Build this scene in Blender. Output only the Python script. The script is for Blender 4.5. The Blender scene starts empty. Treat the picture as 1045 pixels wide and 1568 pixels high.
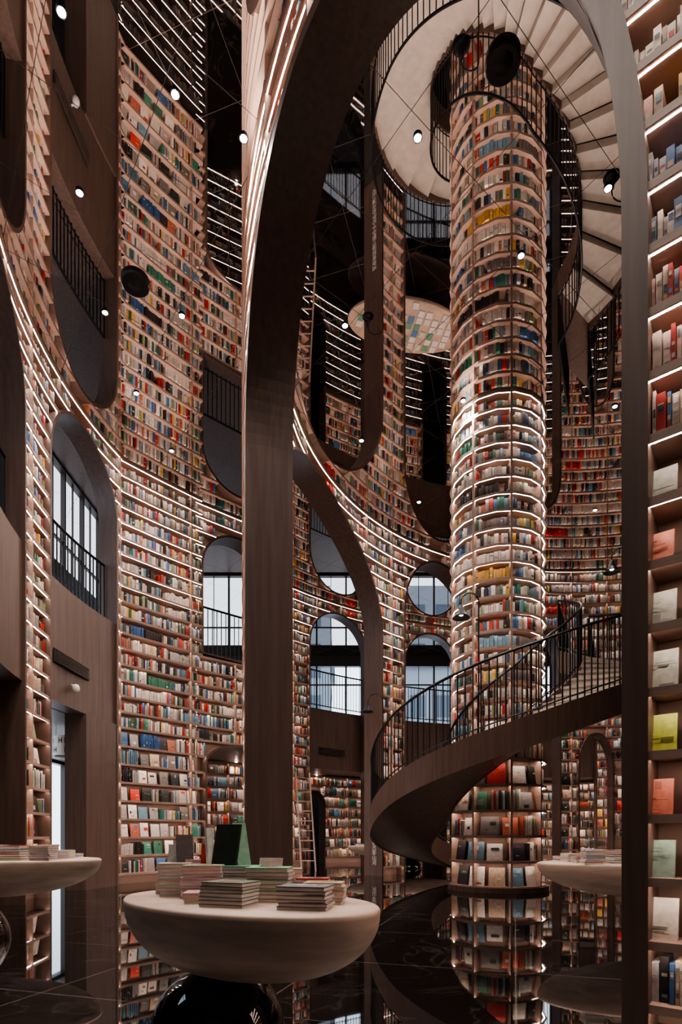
import bpy, math, random
import numpy as np
from mathutils import Vector
random.seed(7)
R=random.random
H=9.7
scene=bpy.context.scene
# ------------------------------------------------------------------ materials
def newmat(name):
    m=bpy.data.materials.new(name); m.use_nodes=True
    nt=m.node_tree; return m,nt,nt.nodes['Principled BSDF']
def plain(name,col,rough=.5,metal=0,spec=.5,coat=0,noise=None):
    m,nt,b=newmat(name)
    b.inputs['Base Color'].default_value=(*col,1); b.inputs['Roughness'].default_value=rough
    b.inputs['Metallic'].default_value=metal; b.inputs['Specular IOR Level'].default_value=spec
    b.inputs['Coat Weight'].default_value=coat
    if noise:
        sc,amt,stretch=noise
        tc=nt.nodes.new('ShaderNodeTexCoord'); mp=nt.nodes.new('ShaderNodeMapping'); mp.inputs['Scale'].default_value=stretch
        n=nt.nodes.new('ShaderNodeTexNoise'); n.inputs['Scale'].default_value=sc; n.inputs['Detail'].default_value=5
        nt.links.new(tc.outputs['Object'],mp.inputs['Vector']); nt.links.new(mp.outputs[0],n.inputs['Vector'])
        r=nt.nodes.new('ShaderNodeValToRGB')
        r.color_ramp.elements[0].position=.3; r.color_ramp.elements[1].position=.7
        r.color_ramp.elements[0].color=(*[c*(1-amt) for c in col],1); r.color_ramp.elements[1].color=(*[min(1,c*(1+amt)) for c in col],1)
        nt.links.new(n.outputs['Fac'],r.inputs['Fac']); nt.links.new(r.outputs['Color'],b.inputs['Base Color'])
    return m
def emis(name,col,st):
    m,nt,b=newmat(name)
    b.inputs['Base Color'].default_value=(0,0,0,1)
    b.inputs['Emission Color'].default_value=(*col,1); b.inputs['Emission Strength'].default_value=st
    return m
M_shelf=plain('shelf_laminate',(.38,.26,.21),.5,noise=(3,.12,(1,1,8)))
M_brown=plain('brown_veneer',(.115,.072,.058),.45,noise=(2.5,.2,(6,6,.35)))
M_dark=plain('dark_veneer',(.05,.035,.03),.45,noise=(2.5,.2,(6,6,.4)))
M_core=plain('shelf_back',(.19,.125,.10),.6)
M_black=plain('black_metal',(.012,.012,.014),.4,metal=.3)
M_gloss=plain('black_lacquer',(.004,.004,.005),.04,coat=1)
M_wood=plain('pale_oak',(.56,.42,.34),.42,noise=(2.2,.2,(1.5,1.5,9)))
M_stone=plain('stair_stone',(.50,.44,.39),.5,noise=(6,.1,(1,1,1)))
M_paper=plain('paper',(.72,.67,.63),.7,noise=(120,.15,(.1,.1,1)))
M_led=emis('led_strip',(1,.80,.69),72)
M_fillstrip=emis('added_fill_strip',(1,.79,.66),80)  # added glow that brightens the lower shelves, which show no LEDs
M_bulb=emis('lamp_bulb',(1,.92,.85),800)
M_white=plain('white_paint',(.75,.72,.7),.5)
M_out=plain('pale_concrete',(.2,.22,.25),.8)
M_glassd=plain('dark_glazing',(.05,.07,.1),.2)
m,nt,b=newmat('book_covers'); M_book=m
a=nt.nodes.new('ShaderNodeAttribute'); a.attribute_name='Col'
tc=nt.nodes.new('ShaderNodeTexCoord'); n=nt.nodes.new('ShaderNodeTexNoise'); n.inputs['Scale'].default_value=22
nt.links.new(tc.outputs['Object'],n.inputs['Vector'])
mx=nt.nodes.new('ShaderNodeMix'); mx.data_type='RGBA'; mx.blend_type='MULTIPLY'
r=nt.nodes.new('ShaderNodeValToRGB'); r.color_ramp.elements[0].position=.42;r.color_ramp.elements[1].position=.58
r.color_ramp.elements[0].color=(.86,.84,.82,1); r.color_ramp.elements[1].color=(1,1,1,1)
nt.links.new(n.outputs['Fac'],r.inputs['Fac'])
mx.inputs[0].default_value=1
nt.links.new(a.outputs['Color'],mx.inputs[6]); nt.links.new(r.outputs['Color'],mx.inputs[7])
nt.links.new(mx.outputs[2],b.inputs['Base Color']); b.inputs['Roughness'].default_value=.5
def grid_mat(name,base,seam,rough,metal,tile,width,rot,spec=.5,vein=None,ior=1.5):
    m,nt,b=newmat(name)
    tc=nt.nodes.new('ShaderNodeTexCoord'); mp=nt.nodes.new('ShaderNodeMapping')
    mp.inputs['Rotation'].default_value=(0,0,math.radians(rot)); mp.inputs['Scale'].default_value=(1/tile,1/tile,1)
    nt.links.new(tc.outputs['Object'],mp.inputs['Vector'])
    sp=nt.nodes.new('ShaderNodeSeparateXYZ'); nt.links.new(mp.outputs[0],sp.inputs[0])
    outs=[]
    for i in (0,1):
        f=nt.nodes.new('ShaderNodeMath'); f.operation='FRACT'; nt.links.new(sp.outputs[i],f.inputs[0])
        l=nt.nodes.new('ShaderNodeMath'); l.operation='LESS_THAN'; l.inputs[1].default_value=width/tile; nt.links.new(f.outputs[0],l.inputs[0]); outs.append(l)
    mxx=nt.nodes.new('ShaderNodeMath'); mxx.operation='MAXIMUM'
    nt.links.new(outs[0].outputs[0],mxx.inputs[0]); nt.links.new(outs[1].outputs[0],mxx.inputs[1])
    mix=nt.nodes.new('ShaderNodeMix'); mix.data_type='RGBA'
    mix.inputs[6].default_value=(*base,1); mix.inputs[7].default_value=(*seam,1)
    nt.links.new(mxx.outputs[0],mix.inputs[0])
    if vein:
        n=nt.nodes.new('ShaderNodeTexNoise'); n.inputs['Scale'].default_value=.9; n.inputs['Detail'].default_value=9; n.inputs['Distortion'].default_value=1.2
        nt.links.new(tc.outputs['Object'],n.inputs['Vector'])
        s=nt.nodes.new('ShaderNodeMath'); s.operation='SUBTRACT'; s.inputs[1].default_value=.5; nt.links.new(n.outputs['Fac'],s.inputs[0])
        ab=nt.nodes.new('ShaderNodeMath'); ab.operation='ABSOLUTE'; nt.links.new(s.outputs[0],ab.inputs[0])
        rr=nt.nodes.new('ShaderNodeValToRGB'); rr.color_ramp.elements[0].position=0; rr.color_ramp.elements[1].position=.010
        rr.color_ramp.elements[0].color=(*vein,1); rr.color_ramp.elements[1].color=(*base,1)
        nt.links.new(ab.outputs[0],rr.inputs['Fac']); nt.links.new(rr.outputs['Color'],mix.inputs[6])
    nt.links.new(mix.outputs[2],b.inputs['Base Color'])
    ml=nt.nodes.new('ShaderNodeMath'); ml.operation='MULTIPLY_ADD'; ml.inputs[1].default_value=-metal*.8; ml.inputs[2].default_value=metal
    nt.links.new(mxx.outputs[0],ml.inputs[0]); nt.links.new(ml.outputs[0],b.inputs['Metallic'])
    b.inputs['Roughness'].default_value=rough; b.inputs['IOR'].default_value=ior
    b.inputs['Specular IOR Level'].default_value=spec
    return m
M_floor=grid_mat('polished_black_marble',(.006,.005,.005),(.11,.09,.085),.022,0,1.6,.014,17,vein=(.035,.03,.028),ior=2.4)
M_ceil=grid_mat('mirror_ceiling_panels',(.60,.55,.53),(.17,.15,.145),.0,1,1.2,.009,52)
# ------------------------------------------------------------------ mesh builder
class MB:
    def __init__(s): s.v=[];s.f=[];s.c=[];s.m=[]
    def quad(s,a,b,c,d,mi=0,col=(1,1,1)):
        n=len(s.v); s.v+= [a,b,c,d]; s.f.append((n,n+1,n+2,n+3)); s.m.append(mi); s.c.append(col)
    def hexa(s,p,mi=0,col=(1,1,1),skip=()):
        n=len(s.v); s.v+=p
        F=((3,2,1,0),(4,5,6,7),(0,1,5,4),(1,2,6,5),(2,3,7,6),(3,0,4,7))
        for i,f in enumerate(F):
            if i in skip: continue
            s.f.append(tuple(n+k for k in f)); s.m.append(mi); s.c.append(col)
    def box(s,x0,x1,y0,y1,z0,z1,mi=0,col=(1,1,1)):
        s.hexa([(x0,y0,z0),(x1,y0,z0),(x1,y1,z0),(x0,y1,z0),(x0,y0,z1),(x1,y0,z1),(x1,y1,z1),(x0,y1,z1)],mi,col)
    def rbox(s,cx,cy,z0,w,d,h,ang,mi=0,col=(1,1,1)):
        ca,sa=math.cos(ang),math.sin(ang)
        q=[(cx+ca*a-sa*b,cy+sa*a+ca*b) for a,b in((-w/2,-d/2),(w/2,-d/2),(w/2,d/2),(-w/2,d/2))]
        s.hexa([(x,y,z0) for x,y in q]+[(x,y,z0+h) for x,y in q],mi,col)
    def tube(s,pts,r,n=6,mi=0):
        pts=[Vector(p) for p in pts]; base=len(s.v)
        for i,p in enumerate(pts):
            t=(pts[min(i+1,len(pts)-1)]-pts[max(i-1,0)]).normalized()
            up=Vector((0,0,1)) if abs(t.z)<.9 else Vector((1,0,0))
            u=t.cross(up).normalized(); w=u.cross(t)
            for k in range(n):
                a=2*math.pi*k/n; q=p+u*math.cos(a)*r+w*math.sin(a)*r; s.v.append(tuple(q))
        for i in range(len(pts)-1):
            for k in range(n):
                k2=(k+1)%n
                s.f.append((base+i*n+k,base+i*n+k2,base+(i+1)*n+k2,base+(i+1)*n+k)); s.m.append(mi); s.c.append((1,1,1))
    def lathe(s,prof,cx,cy,n=24,mi=0,sx=1,sy=1,rot=0,cz=0):
        base=len(s.v); ca,sa=math.cos(rot),math.sin(rot)
        for r,z in prof:
            for k in range(n):
                a=2*math.pi*k/n; x=r*math.cos(a)*sx; y=r*math.sin(a)*sy
                s.v.append((cx+ca*x-sa*y,cy+sa*x+ca*y,cz+z))
        for i in range(len(prof)-1):
            for k in range(n):
                k2=(k+1)%n
                s.f.append((base+i*n+k,base+i*n+k2,base+(i+1)*n+k2,base+(i+1)*n+k)); s.m.append(mi); s.c.append((1,1,1))
    def obj(s,name,mats,parent=None,smooth=False):
        me=bpy.data.meshes.new(name); me.from_pydata(s.v,[],s.f); 
        for m in mats: me.materials.append(m)
        me.polygons.foreach_set('material_index',s.m)
        if smooth: me.polygons.foreach_set('use_smooth',[True]*len(s.f))
        at=me.attributes.new('Col','FLOAT_COLOR','FACE')
        arr=np.ones((len(s.f),4),dtype=np.float32); arr[:,:3]=np.array(s.c,dtype=np.float32).reshape(-1,3)
        at.data.foreach_set('color',arr.ravel())
        me.update()
        o=bpy.data.objects.new(name,me); scene.collection.objects.link(o)
        if parent: o.parent=parent
        return o
def empty(name,loc=(0,0,0)):
    e=bpy.data.objects.new(name,None); e.empty_display_size=.2; scene.collection.objects.link(e); return e
PAL=[((.76,.71,.66),31),((.44,.42,.41),13),((.20,.18,.175),10),((.52,.035,.025),8),((.55,.17,.10),3),((.025,.023,.025),14),((.05,.14,.32),7),((.17,.32,.43),6),((.04,.19,.13),5),((.28,.36,.2),3),((.76,.45,.1),3),((.5,.39,.3),7)]
PC=[p[0] for p in PAL]; PW=[p[1] for p in PAL]
def bcol():
    c=random.choices(PC,PW)[0]; k=.7+.5*R()
    return tuple(min(.85,x*k+.015*R()) for x in c)
# ------------------------------------------------------------------ bookshelf wall
class Path:
    def __init__(s,pts,side):
        p=np.array(pts,float); d=np.hypot(*(p[1:]-p[:-1]).T); s.S=np.concatenate([[0],np.cumsum(d)]); s.p=p; s.L=s.S[-1]
        t=np.gradient(p,axis=0); t/=np.hypot(t[:,0],t[:,1])[:,None]
        s.n=np.stack([-t[:,1],t[:,0]],1)*side
    def at(s,q,o=0,z=0):
        x=np.interp(q,s.S,s.p[:,0])+o*np.interp(q,s.S,s.n[:,0]); y=np.interp(q,s.S,s.p[:,1])+o*np.interp(q,s.S,s.n[:,1])
        return (float(x),float(y),float(z))
class Op:
    def __init__(s,s0,s1,z0,za,zs=None,sa=None,zs1=None,ex=2.0,ft=.06,frame=True):
        s.s0,s.s1,s.z0,s.za=s0,s1,z0,za; s.zs=za if zs is None else zs; s.zs1=s.zs if zs1 is None else zs1
        s.sa=(s0+s1)/2 if sa is None else sa; s.ex=ex; s.ft=ft; s.frame=frame
    def top(s,q):
        if q<=s.s0 or q>=s.s1: return None
        if q<s.sa: t=(s.sa-q)/(s.sa-s.s0); zs=s.zs
        else: t=(q-s.sa)/(s.s1-s.sa); zs=s.zs1
        return zs+(s.za-zs)*max(0,1-t**s.ex)**(1/s.ex)
    def inside(s,q,z,m=0):
        if q<=s.s0-m or q>=s.s1+m: return False
        q=min(max(q,s.s0+1e-4),s.s1-1e-4)
        return s.z0-m<z<s.top(q)+m
    def contour(s,n=22):
        pts=[(s.s0,s.z0)]
        e=2/s.ex
        for i in range(n+1):
            a=math.pi/2*i/n; pts.append((s.sa-(s.sa-s.s0)*math.cos(a)**e, s.zs+(s.za-s.zs)*math.sin(a)**e))
        for i in range(1,n+1):
            a=math.pi/2*(1-i/n); pts.append((s.sa+(s.s1-s.sa)*max(0,math.cos(a))**e, s.zs1+(s.za-s.zs1)*max(0,math.sin(a))**e))
        pts.append((s.s1,s.z0))
        return pts
def build_wall(name,pts,side,ops,rowsets,depth=.31,Hh=H,back=None,frame_mat=None,div=1.15,topled=True):
    par=empty(name); P=Path(pts,side)
    bk=back if back is not None else depth
    core=MB(); br=set(np.arange(0,P.L,.25).tolist()+[P.L])
    for o in ops:
        for q,_ in o.contour(14): br.add(min(max(q,0),P.L))
    br=sorted(br); br=[b for i,b in enumerate(br) if i==0 or b-br[i-1]>1e-4]
    ct=.03
    for a,b in zip(br[:-1],br[1:]):
        mid=(a+b)/2; act=sorted([o for o in ops if o.s0<mid<o.s1],key=lambda o:o.z0)
        za=zb=0.0
        def put(a0,b0,a1,b1):
            for off in (ct,-ct):
                core.quad(P.at(a,off,a0),P.at(b,off,b0),P.at(b,off,b1),P.at(a,off,a1))
        for o in act:
            if o.z0>max(za,zb)+.01: put(za,zb,o.z0,o.z0)
            za=o.top(max(a,o.s0+1e-5)); zb=o.top(min(b,o.s1-1e-5))
        put(za,zb,Hh,Hh)
    core.obj('backing_panel',[M_core],par)
    boards=MB(); led=MB(); books=MB()
    fine=np.arange(0,P.L+1e-6,.02)
    for sg,rows,ledz,det in rowsets:
        rows=list(rows)+[Hh]
        for ri,z in enumerate(rows):
            last=ri==len(rows)-1
            zn=rows[ri+1] if not last else z
            free=[not any(o.inside(q,z-.001,.035) or o.inside(q,z-.03,.035) for o in ops) for q in fine]
            iv=[];st=None
            for q,f in zip(fine,free):
                if f and st is None: st=q
                if not f and st is not None: iv.append((st,q-.02)); st=None
            if st is not None: iv.append((st,P.L))
            for a,b in iv:
                if b-a<.03: continue
                n=max(1,int((b-a)/.25)); qs=np.linspace(a,b,n+1)
                for q0,q1 in zip(qs[:-1],qs[1:]):
                    i0,o0=ct*sg,depth*sg; zt=z-.002 if last else z
                    boards.hexa([P.at(q0,i0,z-.03),P.at(q1,i0,z-.03),P.at(q1,o0,z-.03),P.at(q0,o0,z-.03),P.at(q0,i0,zt),P.at(q1,i0,zt),P.at(q1,o0,zt),P.at(q0,o0,zt)])
                    o1=(depth-.008)*sg; lz=z-.049
                    boards.hexa([P.at(q0,o1,lz),P.at(q1,o1,lz),P.at(q1,o0,lz),P.at(q0,o0,lz),P.at(q0,o1,z-.03),P.at(q1,o1,z-.03),P.at(q1,o0,z-.03),P.at(q0,o0,z-.03)],skip=(1,))
                    l0,l1=(depth-.047)*sg,(depth-.037)*sg
                    led.quad(P.at(q0,l0,z-.032),P.at(q1,l0,z-.032),P.at(q1,l1,z-.032),P.at(q0,l1,z-.032),0 if z>ledz else 1)  # upper rows get LED strips, lower rows the added fill glow
                if last: continue
                k=math.ceil(a/div)
                while k*div<b-.03:
                    q=k*div
                    if q>a+.03 and not any(o.inside(q,zn,.05) for o in ops):
                        o0=(depth-.02)*sg
                        boards.hexa([P.at(q,ct*sg,z),P.at(q+.03,ct*sg,z),P.at(q+.03,o0,z),P.at(q,o0,z),P.at(q,ct*sg,zn-.03),P.at(q+.03,ct*sg,zn-.03),P.at(q+.03,o0,zn-.03),P.at(q,o0,zn-.03)])
                    k+=1
                q=a+.03; av=zn-z-.05
                while q<b-.06:
                    display=z<ledz-.05
                    detail=det and det[0]<q<det[1]
                    if display and R()<(.97 if detail else .6):
                        w=av*(.55+.12*R()); h=av*(.74+.14*R()); gap=.02+.07*R()
                        if detail: w=av*(.52+.1*R()); h=av*(.68+.12*R()); gap=.05+.04*R()
                        if q+w>b-.03: break
                        if any(o.inside(x,z+h,.04) for o in ops for x in(q,q+w)): q+=.1; continue
                        col=bcol() if not detail else random.choice([(.7,.62,.52),(.62,.5,.36),(.35,.5,.42),(.7,.25,.18),(.5,.58,.12),(.75,.72,.66),(.5,.55,.5),(.72,.68,.6)])
                        of=(depth-.10)*sg; ob=(depth-.13)*sg; lean=.05*sg
                        books.hexa([P.at(q,of,z),P.at(q+w,of,z),P.at(q+w,ob,z),P.at(q,ob,z),P.at(q,of-lean,z+h),P.at(q+w,of-lean,z+h),P.at(q+w,ob-lean,z+h),P.at(q,ob-lean,z+h)],0,col)
                        for t in range(2 if not detail else 5):
                            u0=.1+.5*R(); u1=min(.92,u0+.15+.4*R()); v0=.08+.7*R(); v1=min(.94,v0+(.03+.25*R() if t<1 else .015+.03*R())); 
                            cc=bcol()
                            if detail: kk=random.choice([.35,.6,.8,1.15]); cc=tuple(min(.85,x*kk) for x in col)
                            e=.003*(t+1)*sg
                            books.quad(P.at(q+w*u0,of-lean*v0+e,z+h*v0),P.at(q+w*u1,of-lean*v0+e,z+h*v0),P.at(q+w*u1,of-lean*v1+e,z+h*v1),P.at(q+w*u0,of-lean*v1+e,z+h*v1),0,cc)
                        q+=w+gap
                    else:
                        n=random.randint(4,16); bh=av*(.64+.26*R()); same=R()<.12; c0=bcol()
                        for _ in range(n):
                            w=.030+.046*R() if not display else .018+.028*R()
                            if detail: w=.016+.035*R()
                            if q+w>b-.03: break
                            h=min(av*.97,bh*(.88+.24*R()))
                            if any(o.inside(x,z+h,.03) for o in ops for x in(q,q+w)): q+=w; continue
                            col=c0 if same else bcol(); of=(depth-.06-.05*R())*sg; ob=.06*sg
                            if detail and R()<.3: col=tuple(.4*x+.6*y for x,y in zip(col,(.72,.66,.6)))
                            books.hexa([P.at(q,of,z),P.at(q+w*.88,of,z),P.at(q+w*.88,ob,z),P.at(q,ob,z),P.at(q,of,z+h),P.at(q+w*.88,of,z+h),P.at(q+w*.88,ob,z+h),P.at(q,ob,z+h)],0,col,skip=(0,4))
                            if detail or R()<.35:
                                for t in range(3 if detail else 1):
                                    v0=.08+.7*R(); v1=min(.95,v0+.04+.16*R()); e=.002*sg
                                    books.quad(P.at(q+w*.15,of+e,z+h*v0),P.at(q+w*.75,of+e,z+h*v0),P.at(q+w*.75,of+e,z+h*v1),P.at(q+w*.15,of+e,z+h*v1),0,bcol())
                            q+=w
                        if R()<.2: q+=.03+.1*R()
    boards.obj('shelf_boards',[M_shelf],par); led.obj('shelf_led_strips',[M_led,M_fillstrip],par); books.obj('books',[M_book],par)
    fr=MB()
    for o in ops:
        if not o.frame: continue
        ft=o.ft
        c=o.contour(30); 
        if o.z0>.05: c=[((o.s0+o.s1)/2,o.z0)]+c+[((o.s0+o.s1)/2,o.z0)]
        oc=[]
        for i,(q,z) in enumerate(c):
            q0,z0=c[max(i-1,0)]; q1,z1=c[min(i+1,len(c)-1)]
            dx,dz=q1-q0,z1-z0; l=math.hypot(dx,dz) or 1
            oc.append((q-dz/l*ft,min(Hh-.002,z+dx/l*ft)))
        f0=depth+.012; b0=-(bk+.012)
        for i in range(len(c)-1):
            A,B=c[i],c[i+1]; C,D=oc[i],oc[i+1]
            fr.quad(P.at(A[0],f0,A[1]),P.at(B[0],f0,B[1]),P.at(B[0],b0,B[1]),P.at(A[0],b0,A[1]))
            fr.quad(P.at(C[0],f0,C[1]),P.at(D[0],f0,D[1]),P.at(D[0],b0,D[1]),P.at(C[0],b0,C[1]))
            for off in (f0,b0):
                fr.quad(P.at(A[0],off,A[1]),P.at(B[0],off,B[1]),P.at(D[0],off,D[1]),P.at(C[0],off,C[1]))
    if fr.v: fr.obj('arch_reveals',[frame_mat or M_brown],par)
    return P,par
def railing(par,fn,L,z0,z1,step=.13,name='railing',r=.011):
    mb=MB(); n=int(L/step)
    for i in range(n+1):
        x,y,_=fn(L*i/n); mb.box(x-r,x+r,y-r,y+r,z0,z1)
    for zz,rr in((z1,.028),(z0+.06,.018)):
        mb.tube([fn(L*i/n)[:2]+(zz,) for i in range(0,n+1)],rr,6)
    return mb.obj(name,[M_black],par)
def rows(a,b,p): return list(np.arange(a,b,p))
UP=rows(3.6,9.55,.36)
LOW=rows(.26,3.5,.417)
def arc(cx,cy,r,a0,a1,st=1.5):
    n=max(2,int(abs(a1-a0)/st)); return [(cx+r*math.cos(math.radians(a0+(a1-a0)*i/n)),cy+r*math.sin(math.radians(a0+(a1-a0)*i/n))) for i in range(n+1)]
# --- rotunda wall
RC=(7.3,10.1); RR=8.62; A0=58
sθ=lambda t: math.radians(t-A0)*RR
ops2=[Op(sθ(80),sθ(87),0,4.4,3.2),Op(sθ(91.5),sθ(99),0,7.7,6.6),Op(sθ(112),sθ(131),0,9.33,7.5),Op(sθ(138),sθ(180),0,9.33,6.6),
      Op(sθ(196.5),sθ(230.3),0,8.8,6.2,sa=sθ(210.8),zs1=4.55,ft=.13)]
OUT=rows(.17,9.6,.35)
P2,w2=build_wall('wall_rotunda',arc(*RC,RR,A0,247),+1,ops2,[(+1,LOW+UP,3.5,None),(-1,OUT,3.25,(sθ(229),sθ(250)))])
# --- left wall
LC=(3.7,10.7); LR=9.24
pts1=arc(*LC,LR,216,165.2)
s1=lambda t: math.radians(216-t)*LR
opsL=[Op(s1(183),s1(167.2),0,9.33,8.0),Op(s1(208),s1(190),0,9.33,8.0)]
P1,w1=build_wall('wall_left',pts1,-1,opsL,[(+1,LOW+UP,3.5,None)],back=.12)
# --- back-left wall
ptsA=[(-5.25,13.1),(-4.6,13.85),(-3.9,14.6),(-3.75,14.75)]
PA,wA=build_wall('wall_back_left',ptsA,-1,[],[(+1,LOW+UP,3.5,None)],div=1.9)
ptsB=[(-3.9,14.8),(-3.0,15.58),(-1.9,16.5),(-1.7,16.7)]
PB,wB=build_wall('wall_back',ptsB,-1,[Op(.18,2.25,5.85,9.1,8.1),Op(.3,2.2,0,3.5,3.0)],[(+1,LOW+UP,3.5,None)],back=.2)
# --- far wall
def smooth(pts,n=40):
    p=np.array(pts,float); d=np.concatenate([[0],np.cumsum(np.hypot(*(p[1:]-p[:-1]).T))])
    c=np.linspace(0,d[-1],n); x=np.polyfit(d,p[:,0],3); y=np.polyfit(d,p[:,1],3)
    return list(zip(np.polyval(x,c),np.polyval(y,c)))
ptsF=smooth([(-2.6,19.0),(-1.7,20),(-.3,21.3),(1.5,22.5),(3.5,23.4),(8,24.2),(13,23)])
def near_s(P,xpix):
    best=min(np.arange(0,P.L,.02),key=lambda q:abs(P.at(q)[0]/P.at(q)[1]*1000+600-xpix)); return float(best)
PF=Path(ptsF,-1)
f1=near_s(PF,587); f2=near_s(PF,752); f3=near_s(PF,980)
opsF=[Op(f1-1.35,f1+1.35,0,9.3,8.0),Op(f2-1.2,f2+1.2,0,9.3,8.0),Op(f3-1.5,f3+1.5,0,9.3,8.0)]
PF,wF=build_wall('wall_far',ptsF,-1,opsF,[(+1,LOW+UP,3.5,None)],back=.1)
# --- ground-floor bookcases under the mezzanine
PG=Path([ (PF.at(q,-2.0)[0],PF.at(q,-2.0)[1]) for q in np.linspace(0,PF.L,30)],-1)
gops=[Op(PG.L*k-.55,PG.L*k+.55,0,2.9,2.3) for k in(.2,.5)]
build_wall('wall_ground_bookcase',[tuple(p) for p in PG.p],-1,gops,[(+1,LOW,9,None)],Hh=3.55,back=.1)
build_wall('wall_ground_bookcase_left',[(-7.6,16.5),(-5.5,18.3),(-2.9,19.6)],-1,[Op(1.9,2.9,0,2.9,2.3)],[(+1,LOW,9,None)],Hh=3.55,back=.1)
# --- mezzanine deck behind outer walls
deck=[(-9.4,3.0)]
off=-.14
for q in np.linspace(.5,P1.L-.02,30): deck.append(P1.at(q,off)[:2])
for q in np.linspace(0.1,PA.L-.1,4): deck.append(PA.at(q,off-.05)[:2])
for q in np.linspace(0.2,PB.L,6): deck.append(PB.at(q,off-.05)[:2])
for q in np.linspace(0,PF.L,30): deck.append(PF.at(q,off)[:2])
deck+=[(13.4,26.9),(-9.4,26.9)]
me=bpy.data.meshes.new('mezzanine'); n=len(deck)
me.from_pydata([(x,y,3.6) for x,y in deck]+[(x,y,5.82) for x,y in deck],[],[tuple(range(n)),tuple(range(n,2*n))]+[(i,(i+1)%n,(i+1)%n+n,i+n) for i in range(n)])
me.materials.append(M_brown); o=bpy.data.objects.new('floor_mezzanine',me); scene.collection.objects.link(o)
for P,par,ol in((P1,w1,opsL),(PF,wF,opsF)):
    for op in ol:
        railing(par,(lambda q,P=P,op=op:P.at(op.s0+.03+q,.02)),op.s1-op.s0-.06,5.85,7.15)
railing(wB,lambda q:PB.at(.2+q,.02),2.0,5.88,7.15)
pm=MB()
for t0,t1 in((167.2,169.7),(169.7,172.1),(172.1,174.4)):
    a,b=s1(t1),s1(t0)
    pm.hexa([P1.at(a,.31,0),P1.at(b,.31,0),P1.at(b,-.15,0),P1.at(a,-.15,0),P1.at(a,.31,3.6),P1.at(b,.31,3.6),P1.at(b,-.15,3.6),P1.at(a,-.15,3.6)])
for op in opsL:
    n=8
    for i in range(n):
        a=op.s0+(op.s1-op.s0)*i/n; b=op.s0+(op.s1-op.s0)*(i+1)/n
        pm.hexa([P1.at(a,.27,3.6),P1.at(b,.27,3.6),P1.at(b,-.1,3.6),P1.at(a,-.1,3.6),P1.at(a,.27,5.85),P1.at(b,.27,5.85),P1.at(b,-.1,5.85),P1.at(a,-.1,5.85)])
pm.obj('panelled_pier',[M_brown],w1)
def vent(par,P,sa,sb,z0,z1,o0):
    mb=MB(); n=7
    mb.hexa([P.at(sa,o0,z0),P.at(sb,o0,z0),P.at(sb,o0-.02,z0),P.at(sa,o0-.02,z0),P.at(sa,o0,z1),P.at(sb,o0,z1),P.at(sb,o0-.02,z1),P.at(sa,o0-.02,z1)])
    for i in range(n):
        z=z0+(z1-z0)*(i+.5)/n
        mb.hexa([P.at(sa+.03,o0+.015,z-.008),P.at(sb-.03,o0+.015,z-.008),P.at(sb-.03,o0,z-.008),P.at(sa+.03,o0,z-.008),P.at(sa+.03,o0+.015,z+.004),P.at(sb-.03,o0+.015,z+.004),P.at(sb-.03,o0,z+.004),P.at(sa+.03,o0,z+.004)])
    mb.obj('air_vent',[M_dark],par)
vent(w1,P1,s1(182),s1(173.5),4.3,4.55,.30)
vent(wF,PF,f1-.6,f1+.6,4.15,4.4,-.10)
sc=empty('security_camera'); mb=MB(); x,y,_=P1.at(s1(177.5),.36)
mb.tube([P1.at(s1(177.5),.27,4.05),(x,y,4.02)],.02); mb.lathe([(0,.07),(.05,.05),(.07,0),(.07,-.05),(.05,-.09),(0,-.1)],x,y,n=16,cz=4.0); mb.obj('dome',[M_white],sc,smooth=True)
sg_=empty('hanging_ring_sign'); mb=MB(); sx,sy=-6.35,13.2
mb.lathe([(.3,2.95),(.3,3.4),(.28,3.4),(.28,2.95),(.3,2.95)],sx,sy,n=32)
for k in range(3):
    a=2.1*k; mb.tube([(sx+.29*math.cos(a),sy+.29*math.sin(a),3.4),(sx+.29*math.cos(a),sy+.29*math.sin(a),3.6)],.008)
mb.obj('ring',[M_white],sg_)
mb=MB()
for zc in(3.07,3.28):
    for k in range(14):
        if R()<.2: continue
        a0=k*.449; a1=a0+.28
        for (u0,u1,v0,v1) in((0,.25,0,1),(.75,1,0,1),(.2,.8,.4,.6)):
            A=a0+(a1-a0)*u0;B=a0+(a1-a0)*u1
            mb.quad(*[(sx+.303*math.cos(t),sy+.303*math.sin(t),zc-.06+.12*v) for t,v in((A,v0),(B,v0),(B,v1),(A,v1))])
mb.obj('lettering',[M_black],sg_)
fc=bpy.data.curves.new('lettering','FONT'); fc.body='\n'.join('阿房宫城都江堰中书阁书店光影山河'); fc.size=.15; fc.space_line=.95; fc.align_x='CENTER'; fc.extrude=.002
fc.materials.append(M_white)
fo=bpy.data.objects.new('wall_lettering',fc); t=math.radians(138.2); fo.location=(RC[0]+8.55*math.cos(t),RC[1]+8.55*math.sin(t),2.45)
fo.rotation_euler=(math.pi/2,0,math.atan2(-math.sin(t),-math.cos(t))); scene.collection.objects.link(fo)
# --- book column
CC=(3.27,11.9)
cp=arc(*CC,.70,0,360,6)
PCo,wc=build_wall('book_column',cp,-1,[],[(+1,rows(.12,3.2,.5)+rows(3.45,9.6,.33),3.4,None)],depth=.28,div=.549)
mb=MB(); mb.lathe([(1.02,0),(1.02,.1),(.7,.1)],*CC,n=64); mb.obj('plinth',[M_brown],wc)
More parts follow.
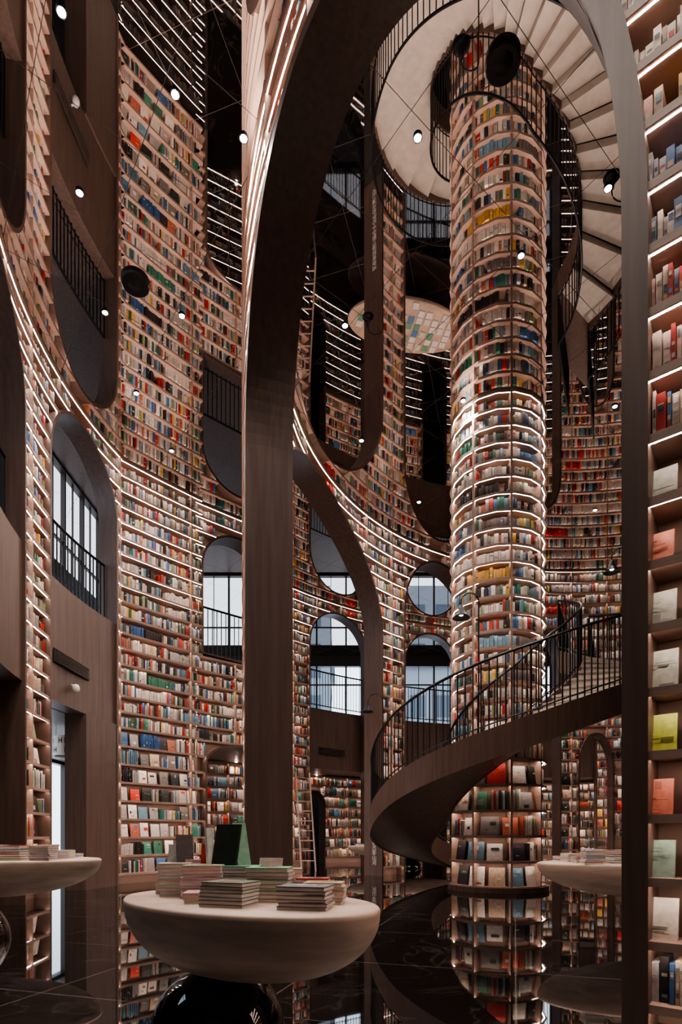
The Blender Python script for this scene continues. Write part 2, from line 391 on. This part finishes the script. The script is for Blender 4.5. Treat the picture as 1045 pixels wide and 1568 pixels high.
# --- spiral stair
st=empty('spiral_staircase')
TH=[62,85,110,150,180,270,300,330,360,400]
RO=[3.95,3.95,3.7,2.85,2.45,2.42,2.5,2.75,3.2,4.0]
ZZ=[0.17,.42,.78,1.32,1.73,2.95,3.42,3.9,4.5,5.3]
ro=lambda t: float(np.interp(t,TH,RO)); zf=lambda t: float(np.interp(t,TH,ZZ))
_t=np.linspace(62,400,170); _r=np.array([ro(t) for t in _t]); k=np.ones(17)/17; _r=np.convolve(np.pad(_r,8,mode='edge'),k,'valid')
ro=lambda t: float(np.interp(t,_t,_r)); ri=lambda t: max(1.05,ro(t)-1.45)
def sp(t,r,z): return (CC[0]+r*math.cos(math.radians(t)),CC[1]+r*math.sin(math.radians(t)),z)
mb=MB(); NS=32; tt=np.linspace(62,400,NS+1)
for i in range(NS):
    t0,t1=tt[i],tt[i+1]; z=zf(t1)
    tm=(t0+t1)/2
    for a,b in((t0-.5,tm),(tm,t1)):
        mb.hexa([sp(a,ri(a),z-.05),sp(b,ri(b),z-.05),sp(b,ro(b),z-.05),sp(a,ro(a),z-.05),sp(a,ri(a),z),sp(b,ri(b),z),sp(b,ro(b),z),sp(a,ro(a),z)])
        a2=a if a>t0-.1 else t0+.4
        mb.hexa([sp(a2,ri(a2),z-.2),sp(b,ri(b),z-.2),sp(b,ro(b),z-.2),sp(a2,ro(a2),z-.2),sp(a2,ri(a2),z-.05),sp(b,ri(b),z-.05),sp(b,ro(b),z-.05),sp(a2,ro(a2),z-.05)])
mb.obj('treads',[M_stone],st)
mb=MB(); ts=np.linspace(62,400,150)
for t0,t1 in zip(ts[:-1],ts[1:]):
    za,zb=zf(t0),zf(t1)
    for f,w in((ro,.06),(ri,-.04)):
        a,b=f(t0),f(t1)
        lo0,lo1=max(.0,za-.32),max(.0,zb-.32)
        mb.hexa([sp(t0,a,lo0),sp(t1,b,lo1),sp(t1,b+w,lo1),sp(t0,a+w,lo0),sp(t0,a,za+.2),sp(t1,b,zb+.2),sp(t1,b+w,zb+.2),sp(t0,a+w,za+.2)])
    mb.quad(sp(t0,ri(t0),max(.0,za-.3)),sp(t1,ri(t1),max(0,zb-.3)),sp(t1,ro(t1),max(0,zb-.3)),sp(t0,ro(t0),max(0,za-.3)))
mb.obj('stringers',[M_brown],st)
mb=MB()
for f,w in((ro,.03),(ri,-.02)):
    last=None
    for t in np.linspace(64,400,1400):
        p=Vector(sp(t,f(t)+w,zf(t)+.18)); 
        if last is None or (p-last).length>.135:
            r_=.010; mb.box(p.x-r_,p.x+r_,p.y-r_,p.y+r_,p.z,p.z+1.2); last=p
    for dz,rr in((1.38,.026),(.28,.014)):
        mb.tube([sp(t,f(t)+w,zf(t)+dz) for t in np.linspace(64,400,140)],rr,6)
mb.obj('balustrade',[M_black],st)
e0=Vector(sp(400,ri(400),5.3)); e1=Vector(sp(400,ro(400),5.3)); dirv=Vector((.45,.89,0)).normalized()
mb=MB(); Lb=2.6
a,b,c,d=e0,e1,e1+dirv*Lb,e0+dirv*(Lb)
mb.hexa([tuple(Vector(v)+Vector((0,0,-.3))) for v in(a,b,c,d)]+[tuple(v) for v in(a,b,c,d)])
mb.obj('landing',[M_brown],st)
for A in(e0,e1): railing(st,lambda q,A=A:tuple(A+dirv*q),Lb,5.3,6.6,name='landing_railing')
# ------------------------------------------------------------------ room shell
mb=MB(); mb.box(-9.8,17.8,-4.5,27.5,-.2,0); mb.obj('floor',[M_floor])
mb=MB(); mb.box(-9.8,17.8,-4.5,27.5,H,H+.2); mb.obj('ceiling',[M_ceil])
mb=MB(); mb.box(17.4,17.7,-4.4,27.4,0,H); mb.obj('wall_right',[M_brown])
mb=MB(); mb.box(-9.7,17.6,-4.4,-4.1,0,H); mb.obj('wall_front',[M_brown])
def facade(name,axis,c,a0,a1,solid_to=0,low=None):
    mb=MB()
    def bx(u0,u1,z0,z1,t=.12):
        if axis=='x': mb.box(c-t,c+t,u0,u1,z0,z1)
        else: mb.box(u0,u1,c-t,c+t,z0,z1)
    if low: bx(a0,low[0],0,3.5); bx(low[1],a1,0,3.5); bx(low[0],low[1],0,.25)
    else: bx(a0,a1,0,3.5)
    bx(a0,a1,3.5,5.9); bx(a0,a1,9.2,H); bx(a0,a1,8.3,8.36,.05)
    u=a0
    while u<a1: bx(u,u+.08,0,H,.08); bx(u+.7,u+.73,5.9,9.2,.03); u+=1.4
    bx(a0,a0+solid_to,0,H)
    return mb.obj(name,[M_dark])
facade('wall_facade_left','x',-9.5,-4.4,27.4,7,low=(10.5,22))
facade('wall_facade_back','y',27.2,-9.6,17.5)
def building(x0,x1,y0,y1,h):
    par=empty('neighbouring_building'); mb=MB(); mb.box(x0,x1,y0,y1,-.2,h); mb.box(x0-.3,x1+.3,y0-.3,y1+.3,h,h+.3); mb.obj('walls',[M_out],par)
    mb=MB(); z=1.2
    while z<h-1.5:
        x=x0+.6
        while x<x1-1.2: mb.box(x,x+1.1,y0-.04,y0+.02,z,z+1.6); x+=1.9
        y=y0+.6
        while y<y1-1.2: mb.box(x1-.02,x1+.04,y,y+1.1,z,z+1.6); y+=1.9
        z+=2.9
    mb.obj('windows',[M_glassd],par)
building(-7,-.8,42,50,14.5); building(4.5,11,42,54,13.5); building(-34,-24,18,44,14)
# ------------------------------------------------------------------ tables
def table(name,cx,cy,ztop,hl,hw,rot,hull,base_r,bc=None):
    par=empty(name)
    mb=MB(); prof=[(.0,ztop),(.985,ztop),(1.0,ztop-.012),(1.0,ztop-.03)]
    for i in range(1,17):
        a=math.pi/2*i/16; prof.append((math.cos(a)**.75 if i<16 else 0,ztop-.03-hull*math.sin(a)))
    mb.lathe(prof,cx,cy,n=72,sx=hl,sy=hw,rot=rot); mb.obj('hull_top',[M_wood],par,smooth=True)
    bx,by=bc or (cx,cy)
    mb=MB(); zc=ztop-.03-hull*.97
    pr=[(0,zc+.02)]+[(base_r*math.sin(math.pi/2*i/16),zc*math.cos(math.pi/2*i/16)) for i in range(1,17)]
    mb.lathe(pr,bx,by,n=48); mb.obj('lacquer_base',[M_gloss],par,smooth=True)
    return par
rotT=math.atan2(-1.45,1.75)
TC=(-.545,3.15)
T1=table('display_table',*TC,.75,.86,.52,rotT,.38,.38,bc=(-.71,3.3))
T2=table('display_table',-4.0,6.0,.86,1.4,.8,0.1,.38,.45)
T3=table('display_table',3.9,6.6,.80,1.6,.8,0,.38,.5)
T4=table('display_table',2.3,19.6,.78,2.1,1.0,.2,.4,.5)
def stack(mb,cx,cy,z,w,d,n,ang,th=.018,col=None):
    for i in range(n):
        c=col or bcol(); c=tuple(x*(.6+.5*R()) for x in c); t=th*(.8+.4*R())
        a=ang+(R()-.5)*.1; x=cx+(R()-.5)*.014; y=cy+(R()-.5)*.014
        mb.rbox(x,y,z,w*.985,d*.985,t*.7,a,1); mb.rbox(x,y,z+t*.7,w,d,t*.3,a,0,c)
        z+=t
    ca,sa=math.cos(ang),math.sin(ang)
    for _ in range(3):
        u,v=(R()-.5)*.4*w,(R()-.5)*.5*d; mb.rbox(cx+ca*u-sa*v,cy+sa*u+ca*v,z,w*.4,d*.12,.0015,ang,0,bcol())
    return z
def pile(name,par,items):
    mb=MB()
    for it in items: stack(mb,*it)
    return mb.obj(name,[M_book,M_paper],par)
wc_=(.68,.62,.57); gy=(.22,.21,.24); pk=(.62,.38,.34); rd=(.6,.07,.05); gr=(.15,.4,.28)
z=.75
items=[(-.56,2.87,z,.24,.18,7,-.35,.018,gy),(-.17,2.76,z,.24,.18,6,-.2,.018,gy),
 (-.38,3.08,z,.23,.17,9,-.15,.02,(.4,.5,.33)),(-.08,2.98,z,.2,.15,6,-.1,.02,pk),
 (-.75,3.03,z,.15,.18,3,.1,.018,pk),(-.79,3.27,z,.22,.18,9,.05,.02,wc_),(-.97,3.36,z,.17,.17,10,.1,.018,wc_),
 (-.58,3.3,z,.2,.16,9,-.1,.02,gr),(-.34,3.3,z,.22,.14,8,.1,.02,(.7,.6,.55)),(-.16,3.14,z,.18,.12,6,-.1,.02,rd),
 (-1.05,3.53,z,.16,.15,9,.1,.02,wc_),(-.88,3.53,z,.16,.15,10,.2,.02,pk),(-.71,3.46,z,.17,.14,9,.1,.02,rd),(-.52,3.42,z,.2,.12,8,-.1,.02,wc_)]
pile('book_stacks',T1,items)
mb=MB()
def standing(cx,cy,z,w,h,ang,tilt,col,th=.02):
    ca,sa=math.cos(ang),math.sin(ang)
    fx,fy=sa,-ca
    def pt(u,v,o): return (cx+ca*u+fx*o-fx*tilt*v,cy+sa*u+fy*o-fy*tilt*v,z+v)
    mb.hexa([pt(-w/2,0,th),pt(w/2,0,th),pt(w/2,0,0),pt(-w/2,0,0),pt(-w/2,h,th),pt(w/2,h,th),pt(w/2,h,0),pt(-w/2,h,0)],0,col)
zb=.93
standing(-.68,3.33,zb,.16,.24,-.35,.25,(.02,.026,.022)); standing(-.775,3.36,zb,.05,.22,.9,.1,(.7,.7,.68)); standing(-.58,3.36,zb,.09,.25,.75,.25,(.22,.42,.3))
standing(-.96,3.5,zb,.1,.18,.5,.2,(.12,.11,.11)); standing(-1.02,3.55,zb,.12,.12,-.2,.2,(.6,.55,.5)); standing(-.8,3.42,zb,.08,.12,-.2,.15,(.5,.06,.05))
standing(-.42,3.4,zb-.04,.14,.08,-.2,.3,(.6,.5,.45))
mb.obj('standing_books',[M_book],T1)
def rnd_items(cx,cy,z,hl,hw,rot,big=False):
    L=[];ca,sa=math.cos(rot),math.sin(rot)
    nx=int(hl*2/.27); ny=int(hw*2/.25)
    for i in range(nx):
        for j in range(ny):
            u=(i+.5)/nx*2-1; v=(j+.5)/ny*2-1
            if u*u+v*v>.78: continue
            L.append((cx+ca*u*hl-sa*v*hw,cy+sa*u*hl+ca*v*hw,z,.19,.2,random.randint(2,7),rot+(R()-.5)*.2,.02,random.choice([wc_,pk,None,gy,None])))
    return L
pile('book_stacks',T2,rnd_items(-4.0,6.0,.86,1.4,.8,.1)); pile('book_stacks',T3,rnd_items(3.9,6.6,.8,1.6,.8,0))
mb=MB()
for it in rnd_items(2.3,19.6,.78,2.1,1.0,.2):
    if R()<.2: continue
    mb.rbox(it[0],it[1],it[2],.2,.21,.05,it[6],1); mb.rbox(it[0],it[1],it[2]+.05,.205,.215,.01,it[6],0,random.choice([(.8,.8,.78),(.1,.25,.5),(.6,.08,.06),(.8,.75,.7),(.7,.68,.64),(.15,.35,.25),(.8,.8,.78),(.78,.75,.72)]))
mb.obj('book_stacks',[M_book,M_paper],T4)
mb=MB(); 
standing(-3.5,5.6,.95,.2,.26,-.1,.2,(.05,.05,.05)); mb.obj('standing_books',[M_book],T2)
# ------------------------------------------------------------------ recessed ceiling spotlights
def spot(px,py,energy=230,ang=100,z=H,visible=True,at=None,br=1):
    zt=z-.02
    if at: x,d=at
    else:
        d=(zt-1.1)*1000/(1470-py); x=(px-600)/1000*d
    par=empty('ceiling_spotlight'); mb=MB()
    mb.lathe([(.055,z),(.055,zt),(.042,zt),(.042,z-.002)],x,d,n=16)
    mb.obj('housing',[M_black],par)
    mb=MB(); mb.lathe([(0,zt-.012),(.022*br,zt-.009),(.036*br,zt+.0),(.04*br,zt+.01)],x,d,n=12); mb.obj('bulb',[M_bulb],par,smooth=True)
    l=bpy.data.lights.new('spot_beam','SPOT'); l.energy=energy; l.color=(1,.88,.79); l.spot_size=math.radians(ang); l.spot_blend=.6; l.shadow_soft_size=.05
    o=bpy.data.objects.new('spot_beam',l); o.location=(x,d,zt-.06); scene.collection.objects.link(o); o.parent=par
for px,py in[(108,22),(308,167),(735,243),(140,340),(185,550),(240,692),(320,556),(607,573),(636,775),(737,883),(815,705),(917,450),(1070,332),(1082,715),(1047,897),(302,793)]:
    spot(px,py)
spot(0,0,at=(-.6,2.7),energy=380,ang=70)
spot(0,0,at=(.9,1.9),energy=420,ang=100)
for at in((-3,4.5),(-1.2,7),(0,.5)): spot(0,0,at=at,energy=200)
spot(0,0,at=(2.3,19.6),energy=350,ang=60)
for at in((-7.3,9),(-7.3,12),(-6,17.5),(-3.5,19),(-1,23.2),(2,24.8),(6,25.8)): spot(0,0,at=at,z=3.6,energy=50,ang=140)  # downlights added under the mezzanine, replacing broad fill light
def speaker(px,py,r):
    d=8.5*1000/(1470-py); x=(px-600)/1000*d; mb=MB()
    mb.lathe([(r,H),(r,H-.05),(r*.9,H-.06),(r*.6,H-.03),(r*.55,H-.035),(0,H-.05)],x,d,n=32); mb.obj('ceiling_speaker',[M_black],None,smooth=True)
speaker(238,507,.21); speaker(885,122,.19)
# ------------------------------------------------------------------ gooseneck lamps
M_wb=emis('warm_bulb',(1,.8,.6),30)
def gooseneck(x,y,z0,z1,reach,parent=None):
    par=empty('gooseneck_lamp'); mb=MB(); pts=[(x,y,z0),(x,y,z1)]
    par.parent=parent
    rr=abs(reach)/2; sg=1 if reach>0 else -1
    for i in range(1,11):
        a=math.pi*i/10; pts.append((x+sg*(rr-rr*math.cos(a)),y,z1+rr*math.sin(a)))
    pts.append((x+reach,y,z1-.08)); mb.tube(pts,.012,8)
    zz=z1-.08
    mb.lathe([(.0,zz+.03),(.035,zz+.02),(.05,zz-.06),(.11,zz-.16),(.15,zz-.2),(.14,zz-.2),(.09,zz-.14),(0,zz-.08)],x+reach,y,n=24)
    mb.obj('arm_and_shade',[M_black],par,smooth=True)
    mb=MB(); mb.lathe([(0,zz-.17),(.035,zz-.15),(.03,zz-.1)],x+reach,y,n=12); mb.obj('bulb',[M_wb],par)
gooseneck(1.12,15.2,0.0,4.7,-.4)
gooseneck(2.35,9.7,2.6,5.1,-.3,st)
gooseneck(5.4,10.6,4.0,6.3,-.35,st)
# ladder
ld=empty('library_ladder'); mb=MB(); bx,by=-1.25,18.0
for dx in(0,.45): mb.tube([(bx+dx,by,0),(bx+dx-.25,by+.9,3.2)],.03)
for i in range(1,10): mb.tube([(bx-.25*i/10,by+.9*i/10,.32*i),(bx+.45-.25*i/10,by+.9*i/10,.32*i)],.02)
mb.obj('rails_and_rungs',[M_wood],ld)
# ------------------------------------------------------------------ world, camera
w=bpy.data.worlds.new('World'); scene.world=w; w.use_nodes=True
bg=w.node_tree.nodes['Background']; bg.inputs[0].default_value=(.74,.86,1,1); bg.inputs[1].default_value=3.0
cam=bpy.data.cameras.new('camera'); co=bpy.data.objects.new('camera',cam); scene.collection.objects.link(co)
co.location=(0,0,1.1); co.rotation_euler=(math.pi/2,0,0); cam.sensor_width=36; cam.sensor_fit='AUTO'; cam.lens=20; cam.shift_y=.3167; cam.clip_end=200
scene.camera=co
try: scene.view_settings.look='AgX - Medium High Contrast'
except Exception as e: print(e)
print('view',scene.view_settings.view_transform,scene.view_settings.look)
